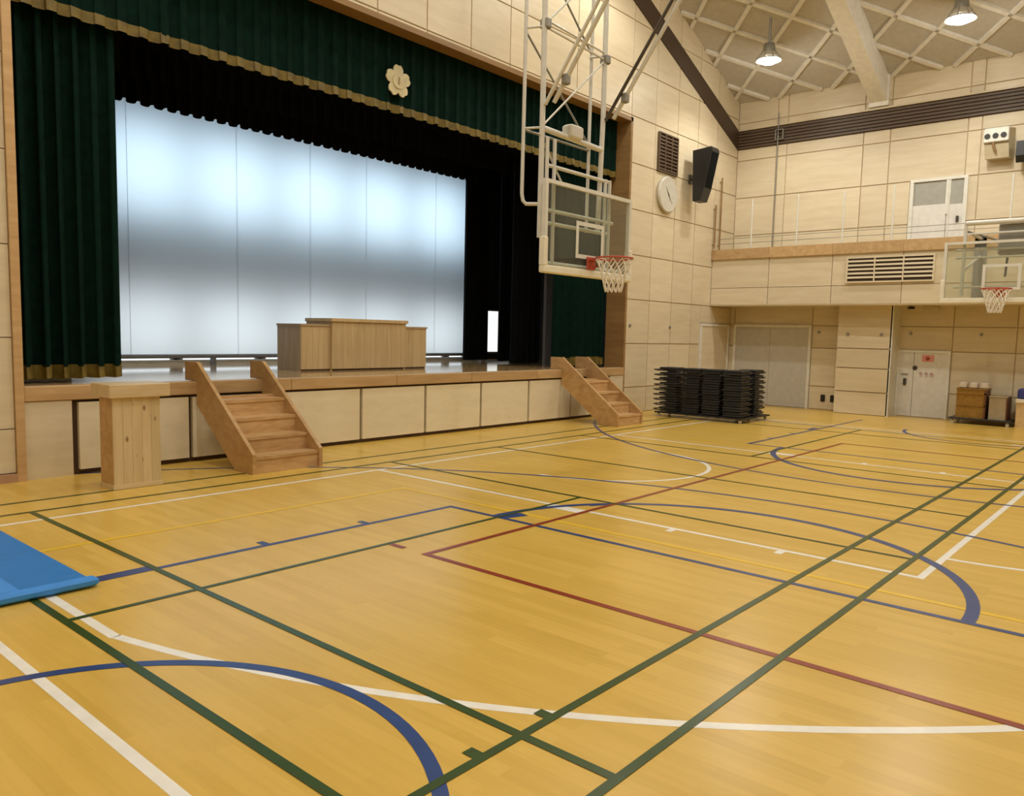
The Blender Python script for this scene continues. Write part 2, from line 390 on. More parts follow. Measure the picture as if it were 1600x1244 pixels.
for z0, z1 in zip(zs, zs[1:]):               # left of the stage
    for x0, x1 in ((1.78, 2.70), (.86, 1.78)):
        bx(x0+.005, x1-.005, YF-.012, YF+.025, max(z0, .09)+.005, z1-.005).build('wall_panel', 'panel', wall_front)
struct('trim_1', bx(2.70, 2.78, YF-.05, YF+.02, 0, 7), 'oak', 'narrow oak upright at the left edge of the stage')
struct('baseboard_left', bx(-1.9, 2.70, YF-.055, YF+.02, 0, .085), wood('reddish_baseboard', (.42, .25, .15), (.50, .31, .19), (9, 9, 1), .5, 1, .05), 'reddish baseboard left of the stage')
lin = MB()
lin.box(OPX1-.01, OPX1+.06, YF-.004, YF+.46, .0, OPZ+.06); lin.box(OPX0-.06, OPX0+.01, YF-.004, YF+.46, .97, OPZ+.06)
lin.box(OPX0-.06, OPX1+.06, YF-.004, YF+.26, OPZ-.02, OPZ+.06)
struct('trim_2', lin, 'lining', 'brown timber lining of the stage opening')
# gable band: dark sloping strip
def gz(x): return 6.22+SLOPE*.985*(XR-x) if x > XM else 6.22+SLOPE*.985*(x-XL)
struct('trim_3', MB().prism([(XR, YF-.03, gz(XR)), (XM, YF-.03, gz(XM)), (XL, YF-.03, gz(XL)), (XL, YF-.03, gz(XL)+.44), (XM, YF-.03, gz(XM)+.44), (XR, YF-.03, gz(XR)+.44)], (0, .05, 0)), 'band', 'dark brown band rising along the gable')

# ---- far wall (right)
wr = struct('wall_right', bx(XR+.02, XR+.3, YB, YF+.3, 0, EAVE+.3), 'panel_gap', 'far side wall clad in pale birch panels')
ys = [8.94, 7.95, 7.70, 5.96, 5.40, 3.90, 3.65, 1.90, 1.35, -.4, -.95, -2.7]
rows = [(3.5, 4.14), (4.14, 5.05), (5.05, 5.95), (5.95, 6.23), (6.66, 6.84), (6.84, EAVE+.2)]
for y1, y0 in zip(ys, ys[1:]):
    for z0, z1 in rows:
        if y0 < 3.8 and y1 > 4.9 and z0 < 5: continue
        if z0 < 5.0 and y1 <= 5.41 and y1 > 5.3:    # beside the balcony door
            bx(XR, XR+.025, 4.93+g, y1-g, z0+g, z1-g).build('wall_panel', 'panel', wr); continue
        bx(XR, XR+.025, y0+g, y1-g, z0+g, z1-g).build('wall_panel', 'panel', wr)
lys = [8.94, 8.80, 6.86, 4.98, 3.90, 2.75, 1.6, .45, -.7]
for y1, y0 in zip(lys, lys[1:]):
    for z0, z1 in ((0, .54), (.54, 1.43), (1.43, 1.95), (1.95, 2.5)):
        if y1 > 8.7 and y1 < 8.9 and z0 < 1.9: continue      # door_2
        if y1 == 4.98 and z0 < 1.4: continue    # door_3
        bx(XR, XR+.025, y0+g, y1-g, z0+g, z1-g).build('wall_panel', 'panel', wr)
lv = struct('trim_4', bx(XR-.02, XR+.02, -3, YF-.03, 6.22, 6.66), 'band', 'dark brown louvred band along the far wall')
for k in range(6):
    bx(XR-.05, XR-.01, -3, YF-.03, 6.235+.072*k, 6.275+.072*k).build('slat', 'slat', lv)
bx(XR-.07, XR, -3, YF-.03, 6.66, 6.70).build('ledge', 'panel', lv)
# pier under the balcony
pr_ = struct('wall_pier', bx(18.12, XR+.02, 4.98, 6.06, 0, 2.42), 'panel_gap', 'shallow pier under the balcony between grey and white doors')
for z0, z1 in ((0, .5), (.5, 1.02), (1.02, 1.45), (1.45, 2.4)):
    bx(18.09, 18.13, 4.96, 6.08, z0+g, z1-g).build('wall_panel', 'panel', pr_)
bx(18.09, XR, 4.935, 4.985, 0, 2.4).build('corner_post', 'white', pr_)
# balcony
bal = struct('balcony', bx(17.58, XR, -6, YF-.002, 2.40, 3.45), 'panel_gap', 'panelled gallery balcony projecting from the far wall')
by = [YF-.002, 7.52, 6.1, 4.68, 3.26, 1.84, .42, -1, -3]
for y1, y0 in zip(by, by[1:]):
    bx(17.55, 17.58, y0+g*.6, y1-g*.6, 2.40, 2.79-g*.5).build('wall_panel', 'panel', bal)
    bx(17.55, 17.58, y0+g*.6, y1-g*.6, 2.79+g*.5, 3.46).build('wall_panel', 'panel', bal)
    bx(17.50, 17.70, y0+.002, y1-.002, 3.46, 3.69).build('cap_board', 'oak', bal)
bx(17.56, XR, -6, YF-.002, 2.375, 2.40).build('soffit', 'panel', bal)
# other walls close the hall behind the camera
struct('wall_left', bx(XL-.3, XL, YB, YF+.3, 0, EAVE+.3), 'panel')
struct('wall_rear', MB().prism([(XL-.2, YB, 0), (XR+.3, YB, 0), (XR+.3, YB, EAVE), (XM, YB, roof(XM)+.2), (XL-.2, YB, EAVE)], (0, -.28, 0)), 'panel')

# ---- ceiling: boards in a diagonal lattice of ribs
cl = MB()
cl.prism([(XR+.3, YB, EAVE-SLOPE*.3+.05), (XM, YB, roof(XM)+.05), (XM, YB, roof(XM)+.25), (XR+.3, YB, EAVE+.25)], (0, YF+.3-YB, 0))
cl.prism([(XL-.3, YB, EAVE-SLOPE*.3+.05), (XM, YB, roof(XM)+.05), (XM, YB, roof(XM)+.25), (XL-.3, YB, EAVE+.25)], (0, YF+.3-YB, 0))
ceil = struct('ceiling', cl, 'ceil', 'sloping ceiling of grey boards in a white diagonal lattice')
nrm = Vector((SLOPE, 0, 1)).normalized()
HXC, HYC = .58, .62
def onroof(x, y, d=0): return Vector((x, y, EAVE+SLOPE*(XR-x)))-nrm*d
for i in range(-1, 18):
    for j in range(-15, 6):
        if (i+j) % 2 == 0: continue
        cx, cy = 18.18-HXC*i, 6.21+HYC*j; k = .93
        poly = [(cx-HXC*k, cy), (cx, cy-HYC*k), (cx+HXC*k, cy), (cx, cy+HYC*k)]
        for f in (lambda p: XR-p[0], lambda p: YF-p[1], lambda p: p[0]-XM): poly = clip(poly, f) if len(poly) > 2 else []
        if len(poly) < 3: continue
        MB().prism([onroof(p[0], p[1], .03) for p in poly], nrm*.06).build('ceiling_board', 'ceil', ceil)
for sgn in (1, -1):
    for k in range(-22, 22):
        # y = y0 + sgn*(18.18-x)*HYC/HXC
        y0 = 6.21+1.24*k; f = lambda x: y0+sgn*(18.18-x)*HYC/HXC
        inv = lambda y: 18.18-(y-y0)*HXC/HYC/sgn
        lo, hi = XM, XR; ya, yb = inv(YF), inv(-4.0); lo = max(lo, min(ya, yb)); hi = min(hi, max(ya, yb))
        if hi-lo < .1: continue
        a, b_ = onroof(lo, f(lo), 0), onroof(hi, f(hi), 0); d = (b_-a).normalized(); q = d.cross(nrm)*.04
        MB().prism([a-q-nrm*.09, a+q-nrm*.09, a+q, a-q], b_-a).build('ceiling_rib', 'rib', ceil)
# big white rafter
rf = MB(); y0, y1 = 5.50, 5.84
rf.prism([(XR, y0, EAVE-.03), (XM, y0, roof(XM)-.03), (XM, y0, roof(XM)-.60), (XR, y0, EAVE-.60)], (0, y1-y0, 0))
rf.box(XR-.1, XR, y0-.04, y1+.03, 6.72, EAVE)
rf.build('rafter', 'beam', ceil, 'broad white rafter crossing the lattice down to the far wall')

# ---- doors and openings
def door(name, label, frame_mb, leaf_list, extra=()):
    o = struct(name, frame_mb, 'white', label)
    for nm, mb, mt in leaf_list: mb.build(nm, mt, o)
    return o
door('door_1', 'pale timber door with white frame on the stage wall behind the black chairs',
     MB().box(17.10, 17.16, YF-.03, YF+.02, 0, 1.95).box(18.55, 18.61, YF-.03, YF+.02, 0, 1.95).box(17.16, 18.55, YF-.03, YF+.02, 1.89, 1.95),
     [('door_leaf', bx(17.16, 17.86, YF-.012, YF+.02, 0.01, 1.89), 'panel'), ('door_leaf', bx(17.865, 18.55, YF-.005, YF+.02, 0.01, 1.89), 'panel')])
door('door_2', 'grey double door in the far wall beside the black chairs',
     MB().box(XR-.05, XR+.02, 8.74, 8.80, 0, 1.96).box(XR-.05, XR+.02, 6.86, 6.92, 0, 1.96).box(XR-.05, XR+.02, 6.92, 8.74, 1.90, 1.96),
     [('door_leaf', bx(XR-.02, XR+.02, 7.86, 8.74, .01, 1.90), 'door_grey'), ('door_leaf', bx(XR-.035, XR+.02, 6.92, 7.85, .01, 1.90), 'door_grey'),
      ('kick_plate', bx(XR-.04, XR-.035, 7.05, 7.7, .1, 1.05), 'door_grey')])
d3 = door('door_3', 'white door with a pink sticker and red dot under the balcony',
     MB().box(XR-.04, XR+.02, 4.90, 4.96, 0, 1.44).box(XR-.04, XR+.02, 3.91, 3.96, 0, 1.44).box(XR-.04, XR+.02, 3.96, 4.90, 1.39, 1.44),
     [('door_leaf', bx(XR-.02, XR+.02, 4.62, 4.90, .01, 1.39), 'door_white'), ('door_leaf', bx(XR-.025, XR+.02, 3.96, 4.61, .01, 1.39), 'door_white'),
      ('sticker', bx(XR-.03, XR-.024, 4.22, 4.46, 1.20, 1.345), 'pink'),
      ('sticker_dot', MB().lathe([(.042, -.006), (.042, 0)], (XR-.03, 4.345, 1.27), 16, 'x'), 'red'),
      ('keyhole_plate', MB().lathe([(.05, -.012), (.05, 0)], (XR-.025, 4.585, 1.06), 14, 'x'), 'dark_steel'),
      ('door_handle', MB().bevbox(XR-.07, XR-.025, 4.74, 4.80, .68, .83, .01), 'dark_steel'),
      ('lock_plate', bx(XR-.03, XR-.024, 4.72, 4.86, .90, .93), 'grey_steel')])
for k, yy in enumerate((4.47, 4.36, 4.25)):
    m_ = MB()
    m_.box(XR-.029, XR-.0245, yy-.035, yy+.035, .94, .955).box(XR-.029, XR-.0245, yy-.007, yy+.007, .87, .985).box(XR-.029, XR-.0245, yy-.035, yy-.022, .88, .94)
    if k == 2: m_.box(XR-.029, XR-.0245, yy+.022, yy+.035, .87, .95)
    m_.build('faded_character', 'faded', d3)
d4 = door('door_4', 'white balcony door with two grey glass panes at the top',
     MB().box(XR-.05, XR+.02, 4.85, 4.92, 3.45, 5.07).box(XR-.05, XR+.02, 3.82, 3.89, 3.45, 5.07).box(XR-.05, XR+.02, 3.89, 4.85, 5.01, 5.07),
     [('door_leaf', bx(XR-.025, XR+.02, 4.20, 4.85, 3.45, 4.52), 'door_white'), ('door_leaf', bx(XR-.02, XR+.02, 3.89, 4.19, 3.45, 4.50), 'door_white'),
      ('mullion', bx(XR-.045, XR+.02, 4.17, 4.22, 4.30, 5.01), 'white'),
      ('pane', bx(XR-.015, XR+.02, 4.22, 4.85, 4.52, 5.01), 'frost'), ('pane', bx(XR-.015, XR+.02, 3.89, 4.17, 4.50, 5.01), 'frost'),
      ('door_handle', MB().bevbox(XR-.07, XR-.02, 3.95, 4.0, 4.12, 4.25, .01), 'dark_steel')])

# small dark studs screwed to the panels
def stud(x, y, z, ax, par): MB().lathe([(.030, -.03), (.034, -.012), (.034, 0)], (x, y, z), 10, ax).build('wall_stud', 'grey_steel', par)
for xx in (14.02, 15.66): stud(xx, YF, 1.83, 'y', wall_front)
for yy in (5.86, 5.16): stud(18.09, yy, 1.76, 'x', pr_)
for yy in (6.70, 4.72, 3.38): stud(XR, yy, 1.80, 'x', wr)

# ============================================================ STAGE
SZ = .955
st = struct('stage', MB().box(OPX0, OPX1, YF+.05, 14.0, 0, .90), 'brown', 'raised stage with pale storage panels along its front')
bx(OPX0, OPX1, YF+.12, 14.0, .90, SZ).build('stage_boards', 'stage_floor', st, 'glossy stage floor')
nx = [OPX0, 4.1, 5.9, 7.7, 9.3, 11.0, 12.4, OPX1]
for x0, x1 in zip(nx, nx[1:]):
    MB().bevbox(x0+.002, x1-.002, YF-.03, YF+.14, .805, SZ+.004, .008).build('nosing_board', 'oak', st)
px_ = [3.28, 4.54, 5.80, 7.06, 8.30, 9.55, 10.79, 12.05, 13.3]
for x0, x1 in zip(px_, px_[1:]):
    bx(x0+.025, x1-.025, YF-.005, YF+.06, .055, .775).build('front_panel', 'stage_panel', st)
bx(OPX0, 3.235, YF-.012, YF+.06, 0, .80).build('end_panel', 'panel', st)
bx(13.34, OPX1, YF-.012, YF+.06, 0, .80).build('end_panel', 'panel', st)
# stage house
struct('wall_stage_left', bx(1.2, 1.35, YF+.3, 14.0, 0, 8), 'stagewall')
struct('wall_stage_right', bx(16.3, 16.45, YF+.3, 14.0, 0, 8), 'stagewall')
bx(OPX1, 16.3, YF+.32, 14.0, 0, SZ).build('wing_floor', 'stage_floor', st); bx(1.35, OPX0, YF+.32, 14.0, 0, SZ).build('wing_floor', 'stage_floor', st)
struct('ceiling_stage', bx(1.2, 16.45, YF+.3, 14.1, 8, 8.15), 'black')
wb = struct('wall_stage_back', bx(1.2, 16.45, 13.58, 13.74, SZ, 8), 'stagewall', 'rear wall of the stage, hidden behind the screen')
wn = 0
for zlo, zhi, mt in ((3.42, 4.85, 'sky_hi'), (1.02, 2.16, 'sky_lo')):
    for k in range(6):
        x0 = 4.98+1.64*k+.11; x1 = min(4.98+1.64*(k+1)-.11, 13.75)
        wn += 1
        fr_ = MB().box(x0-.05, x0, 13.50, 13.58, zlo-.05, zhi+.05).box(x1, x1+.05, 13.50, 13.58, zlo-.05, zhi+.05).box(x0, x1, 13.50, 13.58, zhi, zhi+.05).box(x0, x1, 13.50, 13.58, zlo-.05, zlo)
        o = struct(f'window_{wn}', fr_, 'grey_steel')
        bx(x0, x1, 13.55, 13.575, zlo, zhi).build('pane', mt, o)
o = struct('window_13', MB().box(14.26, 14.30, 13.50, 13.58, 1.1, 2.2).box(15.5, 15.54, 13.50, 13.58, 1.1, 2.2).box(14.30, 15.5, 13.50, 13.58, 2.16, 2.20).box(14.30, 15.5, 13.50, 13.58, 1.1, 1.14), 'grey_steel', 'bright low window seen between the black side curtains')
bx(14.30, 15.5, 13.55, 13.575, 1.14, 2.16).build('pane', 'sky_side', o)
# back screen
sx = [4.7, 5.6, 7.48, 9.0, 10.34, 12.27, 13.9]
t = thing('stage_screen', 'wide white translucent screen glowing with daylight at the back of the stage', 'screen', (9.2, 12.95, SZ))
for x0, x1 in zip(sx, sx[1:]):
    MB().add([(x0, 12.95, 1.12), (x1, 12.95, 1.12), (x1, 12.95, 6.4), (x0, 12.95, 6.4)], [(0, 1, 2, 3)]).build('screen_cloth', 'screen', t)
    MB().tube([(x1, 12.957, 1.12), (x1, 12.957, 6.4)], .003, 6).build('seam', 'batten', t)
MB().tube([(4.7, 12.95, 1.10), (13.9, 12.95, 1.10)], .035, 10).build('bottom_batten', 'batten', t)
for xx in (4.8, 7.0, 9.2, 11.4, 13.8): bx(xx-.03, xx+.03, 12.9, 13.0, SZ, 1.08).build('batten_foot', 'batten', t)
tag(bx(4.6, 13.9, 13.06, 13.16, SZ, 1.03).build('cable_trough', 'white'), 'low pale trough along the floor under the white screen', 'trough')

# ---- curtains
def pleated(x0, x1, y, z0, z1, amp, n, seed, scallop=0, steps=10, rows_=8, taper=0):
    rnd = random.Random(seed); N = n*steps; ph = [rnd.uniform(-.5, .5) for _ in range(n+2)]; am = [rnd.uniform(.6, 1.2) for _ in range(n+2)]
    vs = []; fs = []
    for r in range(rows_+1):
        tz = r/rows_
        for i in range(N+1):
            u = i/steps; k = int(u); f = u-k; p = ph[k]*(1-f)+ph[k+1]*f; a = am[k]*(1-f)+am[k+1]*f
            s = math.sin(2*PI*u+p+.25*tz*math.sin(3*u)); x = x0+(x1-x0)*i/N+.25*(x1-x0)/n*math.sin(4*PI*u+1.3)*.35
            zz = z0+(z1-z0)*tz
            if r == 0 and scallop: zz += scallop*(.5+.5*math.cos(2*PI*u+p))*a
            vs.append((x+taper*tz*(1-i/N), y+amp*a*s*(1-.35*tz), zz))
    for r in range(rows_):
        for i in range(N): fs.append((r*(N+1)+i, r*(N+1)+i+1, (r+1)*(N+1)+i+1, (r+1)*(N+1)+i))
    return MB().add(vs, fs, True)
def fringe(x0, x1, y, z0, z1, amp, n, seed):
    m = pleated(x0, x1, y, z0, z1, amp, n, seed, .015, 16, 4)
    return m
def curtain(label, x0, x1, y, z0, z1, amp, n, seed, cloth, hem=None, cat='curtain', name='stage_curtain', group=None, scallop=0):
    t = thing(name, label, cat, ((x0+x1)/2, y, z0), group)
    pleated(x0, x1, y, z0+(hem or 0), z1, amp, n, seed, scallop).build('cloth', cloth, t)
    if hem: fringe(x0, x1, y-.012, z0, z0+hem+.02, amp*1.02, n, seed).build('fringe', 'gold', t)
    return t
curtain('tall dark green velvet curtain with gold hem gathered at the left of the stage', 2.84, 3.93, 9.42, 1.0, 6.6, .075, 6, 3, 'green', .135)
curtain('dark green velvet curtain with gold hem at the right of the stage', 12.14, 13.76, 9.46, 1.0, 6.6, .08, 6, 5, 'green', .15)
val = curtain('dark green valance with gold fringe and flower emblem across the stage opening', 2.82, 13.79, 9.27, 4.82, 6.6, .035, 46, 9, 'green', .10, 'valance', 'stage_valance')
pe = MB(); ec = Vector((7.93, 9.20, 5.27))
for k in range(5):
    a = PI/2+2*PI*k/5; pts = []
    for i in range(14):
        tt = 2*PI*i/14; rr = .084; cxp = .150
        u_, v_ = cxp+rr*1.08*math.cos(tt), rr*1.12*math.sin(tt)
        if abs(tt) < .01: u_ -= .02
        pts.append((ec.x+u_*math.cos(a)-v_*math.sin(a), ec.y-.004*k*.2, ec.z+u_*math.sin(a)+v_*math.cos(a)))
    pe.prism(pts, (0, .02, 0))
em = pe.build('flower_emblem', 'emblem', val)
MB().lathe([(.11, -.012), (.11, 0)], (ec.x, ec.y-.002, ec.z), 20, 'y').build('emblem_disc', 'emblem', em)
MB().box(ec.x-.012, ec.x+.012, ec.y-.02, ec.y-.01, ec.z-.05, ec.z+.055).build('emblem_mark', 'emblem_dark', em)
for i, (yy, zb) in enumerate(((10.0, 4.955), (11.0, 4.86), (12.2, 4.87))):
    nm = ('frontmost', 'middle', 'rearmost')[i]
    curtain(f'black border curtain hung above the stage, {nm} of the three', 1.6, 15.9, yy, zb, 7.6, .05, 70, 20+i, 'black', None, 'curtain', 'border_curtain', scallop=.05)
curtain('black side curtain just right of the white screen, left of the bright gap', 12.55, 13.30, 12.3, 1.0, 7.4, .06, 5, 31, 'black', None, 'curtain', 'side_curtain')
curtain('narrow black side curtain just right of the bright gap', 12.92, 13.46, 11.6, 1.0, 7.4, .06, 3, 32, 'black', None, 'curtain', 'side_curtain')
curtain('black side curtain farthest right, beside the grey wall and green curtain', 12.30, 13.24, 10.7, 1.0, 7.4, .06, 5, 33, 'black', None, 'curtain', 'side_curtain')
tag(bx(13.0, 13.75, 10.35, 10.42, SZ, 3.0).build('side_wall_slab', plain('grey_side_wall', (.16, .16, .17), .5)), 'dark grey slab for the stage side wall between the black and the right green curtains', 'partition')  # slab added for the dark grey side wall of the stage

# ---- staircases onto the stage
def staircase(x0, x1, label, yf):
    t = thing('stage_stairs', label, 'staircase', ((x0+x1)/2, yf, 0), 'wooden stairs up to the stage')
    yt = YF-.035; th = .045
    prof = [(yf, 0), (yf, .22), (yt-.005, 1.188), (9.18, 1.188), (9.18, .963), (yt, .963), (yt, .68), (yf+.36, 0)]
    for xx in (x0, x1-th):
        MB().prism([(xx, p[0], p[1]) for p in prof], (th, 0, 0)).build('stringer', 'stair', t)
    n = 4; rise = SZ/5; go = (yt-yf-.06)/5
    for k in range(n):
        ya = yf+.03+go*k; z = rise*(k+1)
        bx(x0+th, x1-th, ya-.015, ya+go+.02, z-.035, z).build('tread', 'tread', t)
        bx(x0+th, x1-th, ya, ya+.02, z-rise+(.001 if k == 0 else 0), z-.035).build('riser', 'tread', t)
    bx(x0+th, x1-th, yf+.03+go*n, yf+.05+go*n, rise*n, SZ-.16).build('riser', 'tread', t)
    return t
staircase(4.60, 5.51, 'left wooden staircase to the stage, beside the pine lectern', 7.69)
staircase(11.71, 12.54, 'right wooden staircase to the stage, beside the black chair stacks', 7.64)

# ---- pine lectern on the hall floor
t = thing('pine_lectern', 'knotty pine lectern with thick top standing on the hall floor left of the stairs', 'lectern', (3.43, 8.05, 0))
X0, X1, Y0, Y1 = 3.205, 3.665, 7.845, 8.15
for k in range(5):
    w_ = (X1-X0)/5
    bx(X0+w_*k+.001, X0+w_*(k+1)-.001, Y0, Y0+.022, .045, .90).build('plank', 'pine', t)
for xx in (X0, X1-.022): bx(xx, xx+.022, Y0+.023, Y1, .03, .90).build('side_panel', 'stair', t)  # darker timber than the pine front, so the sides' shade is in their colour
bx(X0+.022, X1-.022, Y1-.1, Y1-.08, .03, .90).build('rear_panel', 'stair', t)
bx(X0-.012, X1+.012, Y0-.012, Y1, 0, .045).build('plinth', 'pine_plain', t)
MB().bevbox(X0-.045, X1+.085, Y0-.05, Y1+.09, .90, 1.03, .006).build('top', 'pine_plain', t)

# ---- large podium on the stage
t = thing('stage_podium', 'wide oak speaking desk with raised middle and two lower wings on the stage', 'podium', (8.33, 10.7, SZ))
cx0, cx1, cy0, wy0, yb = 7.58, 9.12, 10.33, 10.38, 11.02
npl = 14
for k in range(npl):
    w_ = (cx1-cx0)/npl; bx(cx0+w_*k+.001, cx0+w_*(k+1)-.001, cy0, cy0+.025, SZ+.03, 1.73).build('plank', 'podium', t)
for wx0, wx1, nm in ((7.04, 7.58, 'l'), (9.12, 9.64, 'r')):
    for k in range(5):
        w_ = (wx1-wx0)/5; bx(wx0+w_*k+.001, wx0+w_*(k+1)-.001, wy0, wy0+.025, SZ+.03, 1.655).build('plank', 'podium', t)
    bx(wx0-.015, wx1+(.015 if nm == 'r' else 0), wy0-.015, yb, 1.655, 1.685).build('wing_top', 'podium_shaded', t)
for xx in (7.04, 9.615): bx(xx, xx+.025, wy0+.026, yb, SZ, 1.655).build('side_panel', 'podium_shaded', t)
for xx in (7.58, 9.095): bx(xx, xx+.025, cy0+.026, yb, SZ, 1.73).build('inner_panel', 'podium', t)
MB().bevbox(cx0-.03, cx1+.03, cy0-.03, yb, 1.73, 1.785, .006).build('top', 'podium', t)
bx(7.06, 9.62, wy0+.01, yb, SZ, SZ+.03).build('plinth', 'brown', t)
bx(cx0+.03, cx1-.03, cy0+.03, wy0, SZ, SZ+.03).build('plinth', 'brown', t)

# ============================================================ BASKETBALL HOOPS (local frame: board plane y = 0, facing -y)
def hoop_board(root):
    def part(mb, name, mat, parent=None, label=None): return mb.build(name, mat, parent or root, label, xf=Matrix.Identity(4))
    hw, z0, z1 = .925, 2.36, 3.42
    part(bx(-hw+.03, hw-.03, -.008, .008, z0+.03, z1-.03), 'glass_board', 'glass')
    f = MB().box(-hw, hw, -.022, .03, z1-.045, z1).box(-hw, -hw+.05, -.022, .03, z0, z1-.045).box(hw-.05, hw, -.022, .03, z0, z1-.045).box(-hw+.05, hw-.05, -.022, .03, z0, z0+.045)
    part(f, 'board_frame', 'white')
    p = MB().bevbox(-hw-.02, hw+.02, -.045, .05, z0-.03, z0+.06, .012)
    for s in (-1, 1): p.bevbox(s*hw-.035+(.012 if s < 0 else -.012), s*hw+.035+(.012 if s < 0 else -.012), -.045, .05, z0+.05, z0+.39, .012)
    part(p, 'edge_pad', 'pad')
    q = MB(); a, b_, c, d = -.295, .295, 2.555, 3.005
    q.box(a, b_, -.014, -.0085, d-.05, d).box(a, b_, -.014, -.0085, c, c+.05).box(a, a+.05, -.014, -.0085, c+.05, d-.05).box(b_-.05, b_, -.014, -.0085, c+.05, d-.05)
    part(q, 'target_square', 'white')
    rz = 2.555
    r = MB().tube([(.228*math.cos(t), -.385+.228*math.sin(t), rz) for t in [2*PI*i/28 for i in range(28)]], .011, 8, True)
    r.bevbox(-.085, .085, -.05, -.02, rz-.13, rz+.03, .008)
    r.prism([(-.07, -.05, rz-.015), (.07, -.05, rz-.015), (.05, -.165, rz-.01), (-.05, -.165, rz-.01)], (0, 0, .022))
    for s in (-1, 1): r.tube([(s*.05, -.05, rz-.11), (s*.10, -.19, rz-.008)], .009, 6)
    rm = part(r, 'rim', 'rim')
    nt = MB(); N = 12; L = 5
    def np_(k, lv):
        rr = .225-.125*(lv/L)**.75; a = 2*PI*(k+.5*(lv % 2))/N
        return (rr*math.cos(a), -.385+rr*math.sin(a), rz-.012-.40*lv/L)
    for lv in range(L):
        for k in range(N):
            p0 = np_(k, lv); sh = 0 if lv % 2 == 0 else 1
            nt.tube([p0, np_(k+sh-1 if lv % 2 == 0 else k, lv+1)], .007, 5, cap=False); nt.tube([p0, np_(k if lv % 2 == 0 else k+1, lv+1)], .007, 5, cap=False)
    part(nt, 'net', 'net', rm)
    return part
def hoop(name, label, loc, rotz):
    t = thing(name, label, 'basketball hoop', loc); t.rotation_euler = (0, 0, rotz); return t
# hanging goal in front of the stage
h1 = hoop('basketball_hoop', 'glass basketball hoop hung from the ceiling on a white lattice tower before the stage', (8.25, 5.9, 0), 0)
part = hoop_board(h1)
zt = 10.9
lx, rx = -.98, .34          # tower legs (local x): 7.27 and 8.59
for xx, xb in ((lx+.13, lx+.13), (rx+.05, rx+.0)):
    part(MB().tube([(xb, .12, 2.93 if xb > 0 else 2.75), (xx, .12, 4.4), (xx-.01, .12, zt-.15)], .034, 10), 'front_leg', 'steel')
for xx in (lx, rx):
    part(MB().tube([(xx+.13, .12, 3.14), (xx+.03, .26, 3.14), (xx+.01, .29, 3.18), (xx, .30, 3.26), (xx+.03, .30, zt-.2)] if xx < 0 else [(xx, .30, 2.95), (xx+.03, .30, zt-.2)], .022, 8), 'rear_leg', 'steel')
part(MB().tube([(lx+.13, .12, 4.02), (rx+.03, .12, 3.99)], .036, 10).bevbox(-.38, -.12, .04, .2, 4.0, 4.16, .02), 'cross_bar', 'steel')
part(MB().tube([(lx, .30, 4.0), (rx, .30, 4.0)], .016, 8), 'cross_bar', 'grey_steel')
for k, z in enumerate((5.12, 5.2)): part(MB().tube([(lx+.13, .12, z+.05), (rx+.05, .12, z+.0)], .014, 8), 'cross_rod', 'steel')
for z in (4.02, 5.16, 6.4, 7.6, 8.8):
    for xx in (lx+.11, rx+.04): part(MB().tube([(xx, .12, z), (xx-.08, .30, z)], .014, 6), 'depth_rod', 'steel')
for za, zb in ((4.05, 5.1), (5.2, 6.3), (6.4, 7.5), (7.6, 8.7)):
    part(MB().tube([(lx+.14, .12, za), (rx+.04, .12, zb)], .013, 6), 'diagonal_brace', 'steel')
    part(MB().tube([(rx+.02, .30, za), (lx+.03, .30, zb)], .013, 6), 'diagonal_brace', 'grey_steel')
part(MB().tube([(lx+.08, .12, 3.95), (-.45, .12, 3.45)], .013, 6), 'diagonal_brace', 'steel')
for xx, z in ((lx+.15, 5.20), (rx+.06, 5.12)): part(MB().bevbox(xx-.045, xx+.045, .06, .18, z-.055, z+.055, .012), 'clamp', 'grey_steel')
# board carrier behind the glass
for xx in (-.80, -.66, .42, .52): part(MB().tube([(xx, .075, 2.45), (xx, .075, 3.92 if xx < 0 else 3.62)], .024, 8), 'board_upright', 'steel')
for z, a, b_ in ((3.60, -.8, .52), (3.08, -.86, .62), (2.93, -.86, .5), (2.46, -.86, .86)): part(MB().tube([(a, .085, z), (b_, .085, z)], .024, 8), 'board_rail', 'steel')
# two folding struts running back up to the roof
dy, dz = -.72, 1.0
for xx, z0, off in ((lx+.13, 4.28, 0), (rx+.05, 4.36, 1)):
    kk = (zt-.6-z0)/dz
    part(MB().tube([(xx, .08, z0), (xx, .08+dy*1.1, z0+dz*1.1)] if not off else [(xx, .08, z0), (xx, .08+dy*kk, z0+dz*kk)], .022, 8), 'strut', 'steel' if not off else 'dark_steel')
    part(MB().tube([(xx+.06, .0, z0+.02), (xx+.06, .0+dy*kk, z0+dz*kk+.02)], .026, 8), 'strut', 'steel')
    part(MB().bevbox(xx+.02, xx+.10, dy*.24-.04, dy*.24+.05, z0+.24-.05, z0+.24+.07, .012), 'strut_clamp', 'grey_steel')
part(bx(lx-.2, rx+.3, -5.2, .7, zt-.25, zt-.1), 'roof_mount', 'steel')
for xx in (lx, rx):
    part(MB().tube([(xx+.05, .12, zt-.15), (xx+.05, .12, 11.5)], .04, 8), 'hanger', 'steel'); part(MB().tube([(xx+.05, -4.6, zt-.15), (xx+.05, -4.6, 11.5)], .04, 8), 'hanger', 'steel')
